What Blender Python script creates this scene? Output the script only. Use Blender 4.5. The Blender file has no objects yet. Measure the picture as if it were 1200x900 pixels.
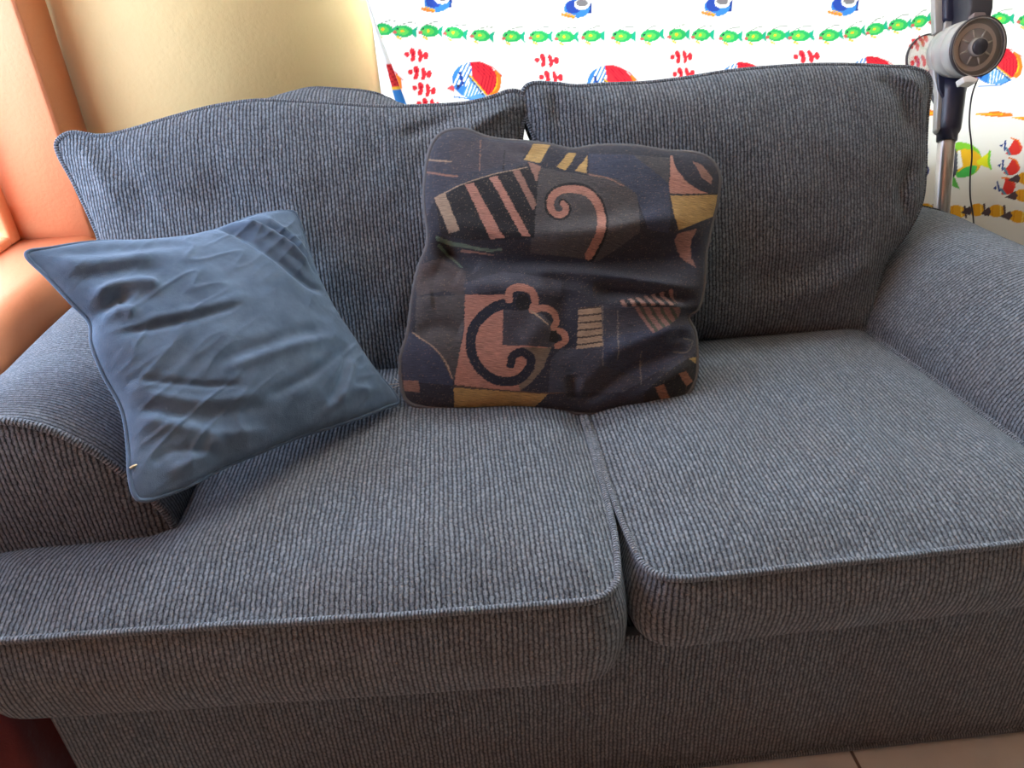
import bpy, math
import numpy as np
C = bpy.context.scene
col = C.collection
rng = np.random.RandomState(7)
A = np.array

# ------------------------------------------------------------------ camera
F = 870.0
PITCH, YAW, ROLL = math.radians(30.0), math.radians(3.5), math.radians(3.0)
CAM = A([-.16, -.63, 1.11])
fw = A([math.sin(YAW) * math.cos(PITCH), math.cos(YAW) * math.cos(PITCH), -math.sin(PITCH)])
_r = A([math.cos(YAW), -math.sin(YAW), 0.0]); _u = np.cross(_r, fw)
rt = math.cos(ROLL) * _r - math.sin(ROLL) * _u
up = math.sin(ROLL) * _r + math.cos(ROLL) * _u

def ray(px, py):
    return rt * (px - 600) / F - up * (py - 450) / F + fw
def at(px, py, axis, val):
    d = ray(px, py); return CAM + d * (val - CAM[axis]) / d[axis]
def atp(px, py, o, n):
    d = ray(px, py); return CAM + d * (np.dot(o - CAM, n) / np.dot(d, n))
def proj(P):
    d = P - CAM; z = d @ fw
    return 600 + F * (d @ rt) / z, 450 - F * (d @ up) / z

# ------------------------------------------------------------------ tags
def tag(o, label=None, cat=None, group=None, kind=None):
    if label: o['label'] = label
    if cat: o['category'] = cat
    if group: o['group'] = group
    if kind: o['kind'] = kind
    return o
def empty(name, loc=(0, 0, 0)):
    o = bpy.data.objects.new(name, None); col.objects.link(o); o.location = loc; o.empty_display_size = .05
    return o

# ------------------------------------------------------------------ mesh helpers
def mesh(name, V, Fc, mat, parent=None, uv=None, colr=None, smooth=True):
    """V (n,3); Fc list of index tuples or (m,4) array; uv per loop (nloops,2); colr per vertex"""
    me = bpy.data.meshes.new(name)
    V = np.asarray(V, float)
    off = A(parent.location) if parent is not None and parent.type == 'EMPTY' and not parent.parent else (A(parent['_w']) if parent is not None else A([0, 0, 0]))
    if parent is not None: V = V - off
    if isinstance(Fc, np.ndarray):
        n = len(Fc)
        me.vertices.add(len(V)); me.vertices.foreach_set('co', V.astype(np.float32).ravel())
        me.loops.add(n * 4); me.loops.foreach_set('vertex_index', Fc.astype(np.int32).ravel())
        me.polygons.add(n); me.polygons.foreach_set('loop_start', np.arange(0, 4 * n, 4, dtype=np.int32))
        me.update(calc_edges=True)
    else:
        me.from_pydata([tuple(v) for v in V], [], [tuple(int(i) for i in f) for f in Fc]); me.update()
    if uv is not None:
        l = me.uv_layers.new(name='UVMap'); l.data.foreach_set('uv', np.asarray(uv, np.float32).ravel())
    if colr is not None:
        a = me.color_attributes.new('Print', 'FLOAT_COLOR', 'POINT')
        a.data.foreach_set('color', np.hstack([colr, np.ones((len(colr), 1))]).astype(np.float32).ravel())
    if smooth: me.polygons.foreach_set('use_smooth', np.ones(len(me.polygons), bool))
    me.materials.append(mat)
    me.validate()
    o = bpy.data.objects.new(name, me); col.objects.link(o)
    if parent is not None: o.parent = parent
    o['_w'] = [float(x) for x in off]
    return o

class MB:
    """collects quad grids and polygons that make ONE mesh"""
    def __init__(s): s.V = []; s.Q = []; s.UV = []; s.C = []; s.n = 0
    def grid(s, P, uv=None, colr=None, cu=False, flip=False):
        nv, nu = P.shape[:2]
        idx = np.arange(nv * nu).reshape(nv, nu)
        if cu:
            idx = np.hstack([idx, idx[:, :1]])
            if uv is not None:
                e = uv[:, :1].copy(); e[..., 0] = uv[:, -1:, 0] + np.abs(uv[:, 1:2, 0] - uv[:, :1, 0]); uvx = np.concatenate([uv, e], 1)
        else: uvx = uv
        a, b, c, d = idx[:-1, :-1], idx[:-1, 1:], idx[1:, 1:], idx[1:, :-1]
        q = np.stack([a, b, c, d], -1).reshape(-1, 4)
        if uv is not None:
            t = np.stack([uvx[:-1, :-1], uvx[:-1, 1:], uvx[1:, 1:], uvx[1:, :-1]], 2).reshape(-1, 4, 2)
        else: t = np.zeros((len(q), 4, 2))
        if flip: q = q[:, ::-1]; t = t[:, ::-1]
        s.V.append(P.reshape(-1, 3)); s.Q.append(q + s.n); s.UV.append(t.reshape(-1, 2))
        s.C.append(np.full((nv * nu, 3), .5) if colr is None else colr.reshape(-1, 3))
        s.n += nv * nu
        return s
    def build(s, name, mat, parent=None, colr=False, smooth=True):
        return mesh(name, np.vstack(s.V), np.vstack(s.Q), mat, parent, np.vstack(s.UV), np.vstack(s.C) if colr else None, smooth)

def tube_grid(path, r, n=10, closed=False, axis2=None):
    P = np.asarray(path, float); m = len(P)
    if closed: T = np.roll(P, -1, 0) - np.roll(P, 1, 0)
    else: T = np.gradient(P, axis=0)
    T /= np.linalg.norm(T, axis=1)[:, None] + 1e-12
    ref = A([0, 0, 1.]) if abs(T[0][2]) < .9 else A([1., 0, 0])
    N = np.zeros_like(P); nrm = np.cross(T[0], ref); nrm /= np.linalg.norm(nrm)
    for i in range(m):
        nrm = nrm - T[i] * np.dot(nrm, T[i]); nrm /= np.linalg.norm(nrm) + 1e-12; N[i] = nrm
    B = np.cross(T, N)
    r = np.broadcast_to(r, (m,))
    a = np.linspace(0, 2 * np.pi, n, endpoint=False)
    G = P[:, None] + r[:, None, None] * (np.cos(a)[None, :, None] * N[:, None] + np.sin(a)[None, :, None] * B[:, None])
    L = np.concatenate([[0], np.cumsum(np.linalg.norm(np.diff(P, axis=0), axis=1))])
    uv = np.stack(np.broadcast_arrays(L[:, None], (a * r.mean())[None, :]), -1)
    return G, uv
def tube(mb, path, r, n=10, closed=False, caps=True):
    path = np.asarray(path, float)
    if closed: path = np.vstack([path, path[:1]])
    G, uv = tube_grid(path, r, n)
    if closed: G[-1] = G[0]
    if caps and not closed:
        G = np.concatenate([np.broadcast_to(path[0], (1, n, 3)), G, np.broadcast_to(path[-1], (1, n, 3))]); uv = np.concatenate([uv[:1], uv, uv[-1:]])
    return mb.grid(G, uv, cu=True, flip=True)

def cr(pts, k=12, closed=False):
    """Catmull-Rom"""
    P = np.asarray(pts, float)
    if closed: Q = np.vstack([P[-1:], P, P[:2]])
    else: Q = np.vstack([2 * P[0] - P[1], P, 2 * P[-1] - P[-2]])
    t = np.linspace(0, 1, k, endpoint=False)[:, None]; out = []
    for i in range(1, len(Q) - 2):
        a, b, c, d = Q[i - 1], Q[i], Q[i + 1], Q[i + 2]
        out.append(.5 * (2 * b + (c - a) * t + (2 * a - 5 * b + 4 * c - d) * t ** 2 + (-a + 3 * b - 3 * c + d) * t ** 3))
    out = np.vstack(out)
    return out if closed else np.vstack([out, P[-1:]])
def resample(P, n):
    L = np.concatenate([[0], np.cumsum(np.linalg.norm(np.diff(P, axis=0), axis=1))]); s = np.linspace(0, L[-1], n)
    return np.stack([np.interp(s, L, P[:, k]) for k in range(P.shape[1])], 1)

def dseg(X, Y, pl, w=None):
    """distance to polyline, and position 0..1 along it"""
    pl = np.asarray(pl, float); best = np.full(X.shape, 1e9); tt = np.zeros(X.shape); n = len(pl) - 1
    for i in range(n):
        a, b = pl[i], pl[i + 1]; v = b - a; L = v @ v + 1e-9
        t = np.clip(((X - a[0]) * v[0] + (Y - a[1]) * v[1]) / L, 0, 1)
        d = np.hypot(X - a[0] - t * v[0], Y - a[1] - t * v[1]); m = d < best
        best = np.where(m, d, best); tt = np.where(m, (i + t) / n, tt)
    return best, tt
def inpoly(X, Y, pg):
    pg = np.asarray(pg, float); r = np.zeros(X.shape, bool); j = len(pg) - 1
    for i in range(len(pg)):
        xi, yi = pg[i]; xj, yj = pg[j]
        if yi != yj:
            r ^= ((yi > Y) != (yj > Y)) & (X < (xj - xi) * (Y - yi) / (yj - yi) + xi)
        j = i
    return r
def ridges(X, Y, lst):
    """soft folds: (polyline px, width px, height m), fading at the ends"""
    h = np.zeros(X.shape)
    for pl, w, a in lst:
        pl = cr(pl, 5) if len(pl) > 2 else A(pl, float)
        d, t = dseg(X, Y, pl)
        fade = np.clip(np.minimum(t, 1 - t) * 5 + .25, 0, 1)
        h += a * fade * np.exp(-(d / w) ** 2)
    return h
_ns = [(rng.uniform(-1, 1, 2), rng.uniform(0, 6.3)) for _ in range(40)]
def wob(X, Y, scale, k0=0, n=8):
    h = np.zeros(X.shape)
    for (d, ph) in _ns[k0:k0 + n]:
        h += np.sin((X * d[0] + Y * d[1]) * 2 * np.pi / scale + ph + 1.3 * np.sin((X * d[1] - Y * d[0]) * 3.1 / scale + ph))
    return h / n

# ------------------------------------------------------------------ materials
def newmat(name):
    m = bpy.data.materials.new(name); m.use_nodes = True; nt = m.node_tree; nt.nodes.clear()
    out = nt.nodes.new('ShaderNodeOutputMaterial'); b = nt.nodes.new('ShaderNodeBsdfPrincipled')
    nt.links.new(b.outputs[0], out.inputs[0]); return m, nt, b, out
class N:
    def __init__(s, nt): s.nt = nt
    def _in(s, n, k, v):
        if isinstance(v, bpy.types.NodeSocket): s.nt.links.new(v, n.inputs[k])
        elif v is not None: n.inputs[k].default_value = v
    def math(s, op, a, b=None, c=None):
        n = s.nt.nodes.new('ShaderNodeMath'); n.operation = op
        s._in(n, 0, a); s._in(n, 1, b); s._in(n, 2, c); return n.outputs[0]
    def mix(s, f, a, b, blend='MIX'):
        n = s.nt.nodes.new('ShaderNodeMix'); n.data_type = 'RGBA'; n.blend_type = blend
        s._in(n, 0, f); s._in(n, 6, a if isinstance(a, bpy.types.NodeSocket) else (*a, 1)); s._in(n, 7, b if isinstance(b, bpy.types.NodeSocket) else (*b, 1)); return n.outputs[2]
    def noise(s, vec, scale, detail=2, rough=.5):
        n = s.nt.nodes.new('ShaderNodeTexNoise'); s._in(n, 'Vector', vec); n.inputs['Scale'].default_value = scale
        n.inputs['Detail'].default_value = detail; n.inputs['Roughness'].default_value = rough; return n.outputs[0]
    def white(s, vec):
        n = s.nt.nodes.new('ShaderNodeTexWhiteNoise'); n.noise_dimensions = '2D'; s._in(n, 'Vector', vec); return n.outputs[0]
    def coord(s, which='Object'):
        return s.nt.nodes.new('ShaderNodeTexCoord').outputs[which]
    def sep(s, v):
        n = s.nt.nodes.new('ShaderNodeSeparateXYZ'); s._in(n, 0, v); return n.outputs
    def comb(s, x, y, z=0.):
        n = s.nt.nodes.new('ShaderNodeCombineXYZ'); s._in(n, 0, x); s._in(n, 1, y); s._in(n, 2, z); return n.outputs[0]
    def ramp(s, v, lo, hi, a=0., b=1.):
        n = s.nt.nodes.new('ShaderNodeMapRange'); s._in(n, 0, v); n.inputs[1].default_value = lo; n.inputs[2].default_value = hi
        n.inputs[3].default_value = a; n.inputs[4].default_value = b; return n.outputs[0]
    def bump(s, h, dist, strength=1., nrm=None):
        n = s.nt.nodes.new('ShaderNodeBump'); s._in(n, 'Height', h); n.inputs['Distance'].default_value = dist
        n.inputs['Strength'].default_value = strength; s._in(n, 'Normal', nrm); return n.outputs[0]

def rib_fabric(name, pitch=.0062, gain=1.0):
    """grey-blue chenille: ribs run along V of a metric UV map"""
    m, nt, b, out = newmat(name); k = N(nt)
    uv = k.coord('UV'); u, v, _ = k.sep(uv)
    w1 = k.noise(uv, 14., 2); w2 = k.noise(uv, 160., 2)
    u2 = k.math('ADD', u, k.math('MULTIPLY', k.math('SUBTRACT', w1, .5), .006))
    u2 = k.math('ADD', u2, k.math('MULTIPLY', k.math('SUBTRACT', w2, .5), .0042))
    c = k.math('DIVIDE', u2, pitch); cell = k.math('FLOOR', c); fr = k.math('SUBTRACT', c, cell)
    rib = k.math('SINE', k.math('MULTIPLY', fr, math.pi))                     # 0 in the groove
    offs = k.white(k.comb(cell, 3.))
    vv = k.math('ADD', k.math('DIVIDE', v, .0085), k.math('MULTIPLY', offs, 5.))
    vv = k.math('ADD', vv, k.math('MULTIPLY', w2, 1.2))
    vc = k.math('FLOOR', vv); vf = k.math('SUBTRACT', vv, vc)
    st = k.math('SINE', k.math('MULTIPLY', vf, math.pi))
    fleck = k.white(k.comb(cell, vc))
    fuzz = k.noise(uv, 650., 3, .65)
    h = k.math('MULTIPLY', k.math('POWER', rib, .7), k.math('ADD', .62, k.math('MULTIPLY', k.math('POWER', st, .5), .38)))
    h2 = k.math('ADD', h, k.math('MULTIPLY', fuzz, .55))
    t = k.ramp(k.math('ADD', h, k.math('MULTIPLY', k.math('SUBTRACT', fuzz, .5), 1.9)), .22, 1.15)
    yarn = k.mix(k.ramp(fleck, 0., 1.), (.108 * gain, .127 * gain, .149 * gain), (.182 * gain, .207 * gain, .234 * gain))
    yarn = k.mix(k.ramp(k.noise(uv, 330., 2), .60, .72), yarn, (.26 * gain, .22 * gain, .18 * gain))
    yarn = k.mix(k.math('MULTIPLY', k.ramp(k.noise(uv, 7., 3), .40, .66), .25), yarn, (.14 * gain, .115 * gain, .10 * gain))
    cl = k.mix(t, (.010, .010, .013), yarn)
    nt.links.new(cl, b.inputs['Base Color']); b.inputs['Roughness'].default_value = .9
    b.inputs['Specular IOR Level'].default_value = .15
    b.inputs['Sheen Weight'].default_value = .22; b.inputs['Sheen Roughness'].default_value = .45
    b.inputs['Sheen Tint'].default_value = (.75, .85, 1, 1)
    nt.links.new(k.bump(h2, .0026, .9), b.inputs['Normal'])
    return m
FAB = rib_fabric('ribbed_chenille', gain=1.25)
PIPE = rib_fabric('piping_chenille', .0042, 1.7)

def velvet(name, c1, c2):
    m, nt, b, out = newmat(name); k = N(nt); o = k.coord('Object')
    n1 = k.noise(o, 16., 4, .6); n2 = k.noise(o, 900., 2)
    cl = k.mix(k.ramp(n1, .35, .68), c1, c2)
    nt.links.new(cl, b.inputs['Base Color']); b.inputs['Roughness'].default_value = .85
    b.inputs['Specular IOR Level'].default_value = .15
    b.inputs['Sheen Weight'].default_value = .6; b.inputs['Sheen Roughness'].default_value = .35; b.inputs['Sheen Tint'].default_value = (.6, .8, 1, 1)
    nt.links.new(k.bump(k.math('ADD', n2, k.math('MULTIPLY', k.noise(o, 45., 4), 2.5)), .0015, .55), b.inputs['Normal'])
    return m
VEL = velvet('blue_velvet', (.062, .092, .138), (.105, .152, .220))

def plain(name, c, rough=.6, metal=0., bump=0., scale=60., spec=.5, var=.0):
    m, nt, b, out = newmat(name); k = N(nt); o = k.coord('Object')
    nz = k.noise(o, scale, 3)
    cl = k.mix(k.math('MULTIPLY', k.ramp(nz, .3, .7), var), c, tuple(x * .7 for x in c))
    nt.links.new(cl, b.inputs['Base Color']); b.inputs['Roughness'].default_value = rough; b.inputs['Metallic'].default_value = metal
    b.inputs['Specular IOR Level'].default_value = spec
    if bump: nt.links.new(k.bump(nz, bump, .6), b.inputs['Normal'])
    return m
def wallmat(name, c, c2, spots=True):
    m, nt, b, out = newmat(name); k = N(nt); o = k.coord('Object')
    a = k.noise(o, 2.5, 3); f = k.noise(o, 130., 3); g = k.noise(o, 9., 3)
    cl = k.mix(k.ramp(a, .35, .65), c, c2)
    nt.links.new(cl, b.inputs['Base Color']); b.inputs['Roughness'].default_value = .55
    b.inputs['Specular IOR Level'].default_value = .35
    nt.links.new(k.bump(k.math('ADD', f, k.math('MULTIPLY', g, 3.)), .0018, .35), b.inputs['Normal'])
    return m
YEL = wallmat('cream_yellow_paint', (.72, .54, .25), (.75, .57, .275))
ORG = wallmat('salmon_orange_paint', (.80, .31, .145), (.84, .34, .17))
FAR = wallmat('dull_brown_paint', (.22, .19, .16), (.25, .21, .17))
WHT = plain('white_window_paint', (.82, .80, .74), .4, var=.1)
CEIL = plain('ceiling_paint', (.30, .24, .17), .8)
def tilemat():
    m, nt, b, out = newmat('beige_floor_tile'); k = N(nt); x, y, z = k.sep(k.coord('Object'))
    def g(c, off, p=.42):
        f = k.math('FRACT', k.math('DIVIDE', k.math('SUBTRACT', c, off), p)); e = k.math('MINIMUM', f, k.math('SUBTRACT', 1., f))
        return k.ramp(e, .0045, .0075, 1., 0.)
    gr = k.math('MAXIMUM', g(x, .386), g(y, -.16))
    mar = k.noise(k.coord('Object'), 9., 5, .6)
    cl = k.mix(k.ramp(mar, .3, .7), (.68, .63, .54), (.78, .73, .63))
    cl = k.mix(gr, cl, (.16, .11, .08))
    nt.links.new(cl, b.inputs['Base Color']); b.inputs['Roughness'].default_value = .35
    nt.links.new(k.bump(gr, -.002, 1.), b.inputs['Normal']); return m
TILE = tilemat()
def glassmat(name, tint=(1, 1, 1), g=.08):
    m = bpy.data.materials.new(name); m.use_nodes = True; nt = m.node_tree; nt.nodes.clear(); n = nt.nodes.new
    out = n('ShaderNodeOutputMaterial'); t = n('ShaderNodeBsdfTransparent'); gl = n('ShaderNodeBsdfGlossy'); mx = n('ShaderNodeMixShader')
    t.inputs[0].default_value = (*tint, 1); gl.inputs['Roughness'].default_value = .05; mx.inputs[0].default_value = g
    nt.links.new(t.outputs[0], mx.inputs[1]); nt.links.new(gl.outputs[0], mx.inputs[2]); nt.links.new(mx.outputs[0], out.inputs[0]); return m
GLASS = glassmat('window_glass')
TINT = glassmat('dimming_window_glass', (.50, .53, .58))  # tint added to dim the daylight coming through the left window
def printmat(name, transl=0., weave=0.):
    m, nt, b, out = newmat(name); k = N(nt)
    at_ = nt.nodes.new('ShaderNodeAttribute'); at_.attribute_name = 'Print'; c = at_.outputs['Color']
    if weave:
        uv = k.coord('UV'); u, v, _ = k.sep(uv)
        streak = k.noise(k.comb(k.math('MULTIPLY', u, 60.), k.math('MULTIPLY', v, 1300.)), 1., 4, .7)
        c = k.mix(k.ramp(streak, .32, .68), k.mix(1., c, (.40, .40, .43), 'MULTIPLY'), k.mix(1., c, (1.9, 1.8, 1.7), 'MULTIPLY'))
        wv = k.math('MULTIPLY', k.math('SINE', k.math('MULTIPLY', v, 2 * math.pi / .0016)), k.math('SINE', k.math('MULTIPLY', u, 2 * math.pi / .0022)))
        nt.links.new(k.bump(k.math('ADD', k.math('MULTIPLY', wv, .5), k.math('MULTIPLY', streak, 1.8)), .0016, .9), b.inputs['Normal'])
        b.inputs['Sheen Weight'].default_value = .15
    nt.links.new(c, b.inputs['Base Color']); b.inputs['Roughness'].default_value = .9; b.inputs['Specular IOR Level'].default_value = .1
    if transl:
        t = nt.nodes.new('ShaderNodeBsdfTranslucent'); dk = k.mix(1., c, (.140, .133, .119), 'MULTIPLY'); nt.links.new(dk, t.inputs[0]); mx = nt.nodes.new('ShaderNodeMixShader'); mx.inputs[0].default_value = transl
        nt.links.new(b.outputs[0], mx.inputs[1]); nt.links.new(t.outputs[0], mx.inputs[2]); nt.links.new(mx.outputs[0], out.inputs[0])
    return m

# ------------------------------------------------------------------ room
XL, XR, YB, YF, ZC = -.95, 4.6, 1.12, -4.8, 2.7
def box_bm(mb, x0, x1, y0, y1, z0, z1):
    c = A([[x0, y0, z0], [x1, y0, z0], [x1, y1, z0], [x0, y1, z0], [x0, y0, z1], [x1, y0, z1], [x1, y1, z1], [x0, y1, z1]], float)
    q = A([[0, 3, 2, 1], [4, 5, 6, 7], [0, 1, 5, 4], [1, 2, 6, 5], [2, 3, 7, 6], [3, 0, 4, 7]])
    mb.V.append(c); mb.Q.append(q + mb.n); mb.UV.append(np.zeros((24, 2))); mb.C.append(np.full((8, 3), .5)); mb.n += 8
    return mb
def boxes(name, lst, mat, kind='structure', bevel=0., parent=None):
    mb = MB()
    for b in lst: box_bm(mb, *b)
    o = mb.build(name, mat, parent, smooth=bevel > 0)
    if bevel:
        md = o.modifiers.new('Bevel', 'BEVEL'); md.width = bevel; md.segments = 4; md.limit_method = 'ANGLE'
    if kind: o['kind'] = kind
    return o
boxes('floor', [(XL - .25, XR, YF, YB + .25, -.1, 0)], TILE)
boxes('ceiling', [(XL - .25, XR + .1, YF - .1, YB + .25, ZC, ZC + .1)], CEIL)
# back wall with window opening
WX0, WX1, WZ0, WZ1 = -.305, 1.95, .64, 2.5  # unseen top raised past the curtain so bare sky lights the seat tops
boxes('wall_back', [(XL - .25, WX0, YB, YB + .2, 0, ZC), (WX1, XR, YB, YB + .2, 0, ZC), (WX0, WX1, YB, YB + .2, 0, WZ0), (WX0, WX1, YB, YB + .2, WZ1, ZC)], YEL)
boxes('wall_right', [(XR, XR + .1, YF, YB + .2, 0, ZC)], FAR)
# wall behind the camera
boxes('wall_front', [(XL - .25, XR, YF - .1, YF, 0, ZC)], FAR)
# left wall (window end nearest the back corner), rounded plaster edges
LY0, LY1, LZ0, LZ1 = -.05, 1.0, .627, 2.45
def prism(name, prof, axis, a0, a1, mat, kind='structure', parent=None):
    """closed profile (2D) extruded along axis; caps as n-gons"""
    prof = A(prof, float); n = len(prof)
    def put(v, a):
        o = np.zeros((len(v), 3)); ax = [i for i in range(3) if i != axis]; o[:, ax[0]] = v[:, 0]; o[:, ax[1]] = v[:, 1]; o[:, axis] = a; return o
    V = np.vstack([put(prof, a0), put(prof, a1)])
    Fc = [(i, (i + 1) % n, n + (i + 1) % n, n + i) for i in range(n)] + [tuple(range(n))[::-1], tuple(range(n, 2 * n))]
    o = mesh(name, V, Fc, mat, parent, smooth=False)
    if kind: o['kind'] = kind
    bm_fix(o); return o
import bmesh
def bm_fix(o):
    bm = bmesh.new(); bm.from_mesh(o.data); bmesh.ops.recalc_face_normals(bm, faces=bm.faces[:]); bm.to_mesh(o.data); bm.free()
def arc(cx, cy, r, a0, a1, n=9):
    t = np.radians(np.linspace(a0, a1, n)); return [(cx + r * math.cos(x), cy + r * math.sin(x)) for x in t]
R1 = .010
mb = MB()
box_bm(mb, XL - .25, XL, YF, LY0, 0, ZC); box_bm(mb, XL - .25, XL, LY0, LY1, 0, LZ0 - .06); box_bm(mb, XL - .25, XL, LY0, LY1, LZ1, ZC)
box_bm(mb, XL - .25, XL - .001, LY1 + .0, YB + .2, 0, ZC)
mb.build('wall_left', ORG, smooth=False)['kind'] = 'structure'
o = prism('trim_1', [(XL - .25, LY1 - .001)] + arc(XL - R1, LY1 + R1 - .001, R1, -90, 0) + [(XL + .0005, YB)] + [(XL - .25, YB)], 2, LZ0 - .05, LZ1, ORG)
for p in o.data.polygons: p.use_smooth = len(p.vertices) == 4
R2 = .04
o = prism('window_sill', [(XL - .25, LZ0)] + arc(XL + .012 - R2, LZ0 - R2, R2, 90, 0) + arc(XL + .012 - .03, LZ0 - .07, .03, 0, -60, 4) + [(XL - .25, LZ0 - .12)], 1, LY0, LY1 + .001, ORG)
for p in o.data.polygons: p.use_smooth = len(p.vertices) == 4
# left window: orange frame set deep in the reveal, glass behind it
wx = XL - .150
boxes('window_1', [(wx - .05, wx, LY1 - .040, LY1, LZ0, LZ1), (wx - .05, wx, LY0, LY0 + .05, LZ0, LZ1), (wx - .05, wx, LY0 + .05, LY1 - .040, LZ0, LZ0 + .020),
                   (wx - .05, wx, LY0 + .05, LY1 - .040, LZ1 - .05, LZ1)], ORG, bevel=.006)
boxes('window_1_glass', [(wx - .03, wx - .024, LY0 + .04, LY1 - .04, LZ0 + .03, LZ1 - .04)], TINT)
# back window: white frame
wy = YB + .10
boxes('window_2', [(WX0, WX0 + .06, wy, wy + .06, WZ0, WZ1), (WX1 - .06, WX1, wy, wy + .06, WZ0, WZ1), (WX0 + .06, WX1 - .06, wy, wy + .06, WZ0, WZ0 + .05),
                   (WX0 + .06, WX1 - .06, wy, wy + .06, WZ1 - .06, WZ1), (.80, .85, wy, wy + .06, WZ0, WZ1)], WHT, bevel=.006)
boxes('window_2_glass', [(WX0 + .05, WX1 - .05, wy + .03, wy + .036, WZ0 + .03, WZ1 - .04)], GLASS)
boxes('trim_2', [(WX0 - .002, WX0 + .006, YB - .004, YB + .16, WZ0, WZ1), (WX0, WX1, YB, YB + .16, WZ0 - .002, WZ0 + .006)], WHT, bevel=.002)

# ------------------------------------------------------------------ cushions
class Plane:
    def __init__(s, o, ux, vy):
        s.o = A(o, float); s.u = A(ux, float); s.u /= np.linalg.norm(s.u)
        v = A(vy, float); v -= s.u * (v @ s.u); s.v = v / np.linalg.norm(v); s.n = np.cross(s.u, s.v)
        if s.n @ (CAM - s.o) < 0: s.n = -s.n
    def px(s, pts): return A([atp(x, y, s.o, s.n) for x, y in pts])
    def loc(s, P): d = P - s.o; return d @ s.u, d @ s.v

def cushion(name, pl, outline, corners, mat, parent, T=.05, p=2.4, q=.6, depth=0., Tb=None, nu=120, nv=120, disp=None, colf=None, back_in=.0, hump=None, lip=.0):
    """outline: closed px list, clockwise from top-left; corners: its four corner indices (TL, TR, BR, BL)"""
    K = 14
    dense = pl.px(cr(outline, K, True)); ci = [c * K for c in corners]; n = len(dense)
    def side(a, b):
        idx = [(i % n) for i in range(a, (b if b > a else b + n) + 1)]; return dense[idx]
    top = resample(side(ci[0], ci[1]), nu); right = resample(side(ci[1], ci[2]), nv)
    bot = resample(side(ci[2], ci[3]), nu)[::-1]; left = resample(side(ci[3], ci[0]), nv)[::-1]
    u = np.linspace(0, 1, nu); v = np.linspace(0, 1, nv); U, Vv = np.meshgrid(u, v)
    U3, V3 = U[..., None], Vv[..., None]
    S = (1 - V3) * top[None] + V3 * bot[None] + (1 - U3) * left[:, None] + U3 * right[:, None] - ((1 - U3) * (1 - V3) * top[0] + U3 * (1 - V3) * top[-1] + (1 - U3) * V3 * bot[0] + U3 * V3 * bot[-1])
    prof = (np.clip(1 - np.abs(2 * U - 1) ** p, 0, 1) * np.clip(1 - np.abs(2 * Vv - 1) ** p, 0, 1)) ** q
    lx, ly = pl.loc(S); PX, PY = proj(S)
    h = T * prof
    mask = np.clip(np.minimum(np.minimum(U, 1 - U), np.minimum(Vv, 1 - Vv)) * 14, 0, 1)
    dsp = disp(PX, PY, lx, ly) if disp else 0
    h = h + dsp * mask
    Fp = S + pl.n * h[..., None]
    uv = np.stack([lx, ly], -1)
    m = MB()
    colr = colf(*proj(S + pl.n * (T * prof)[..., None]), lx, ly) if colf else None
    m.grid(Fp, uv, colr, flip=True)
    Tb = T if Tb is None else Tb
    border = np.vstack([S[0, :-1], S[:-1, -1], S[-1, :0:-1], S[:0:-1, 0]])
    cen = border.mean(0)
    if depth:
        k = 8; t = np.linspace(0, 1, k)
        d = border - cen; dn = d / np.linalg.norm(d, axis=1)[:, None]
        rows = [border - pl.n * depth * s - dn * back_in * s + dn * lip * math.sin(math.pi * s) for s in t]
        if hump:
            for i_, s_i in enumerate(t): rows[i_] = rows[i_] + np.column_stack([0 * border[:, 0], 0 * border[:, 0], hump(border) * s_i])
        G = A(rows); L = np.concatenate([[0], np.cumsum(np.linalg.norm(np.diff(border, axis=0), axis=1))])
        uvs = np.stack(np.broadcast_arrays(L[None, :], (t * depth)[:, None]), -1)
        m.grid(G, uvs, cu=True, flip=False)
    Sb = S.copy()
    if depth: 
        dd = S - cen; Sb = S - pl.n * depth - dd / (np.linalg.norm(dd, axis=2)[..., None] + 1e-6) * back_in
        if hump: Sb[..., 2] += hump(Sb)
    st = 3 if nu > 200 else 1
    Bp = Sb - pl.n * (Tb * prof)[..., None]
    m.grid(Bp, uv + .37, colr, flip=False)
    o = m.build(name, mat, parent, colr=colf is not None)
    return o, border, S

def rope(name, path, r, mat, parent, closed=True, n=8):
    m = MB(); tube(m, path, r, n, closed); return m.build(name, mat, parent)

# ------------------------------------------------------------------ sofa
sofa = empty('sofa', (0, .5, 0))
tag(sofa, 'grey-blue ribbed two-seat sofa with rolled arms and piped cushions', 'sofa')

def rounded(pts, rad, seg=8):
    P = A(pts, float); out = []; n = len(P)
    for i in range(n):
        a, b, c = P[i - 1], P[i], P[(i + 1) % n]; r = rad[i]
        va = (a - b) / np.linalg.norm(a - b); vc = (c - b) / np.linalg.norm(c - b)
        s = b + va * r; e = b + vc * r
        for t in np.linspace(0, 1, seg): out.append((1 - t) ** 2 * s + 2 * t * (1 - t) * b + t * t * e)
    return A(out)

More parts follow.
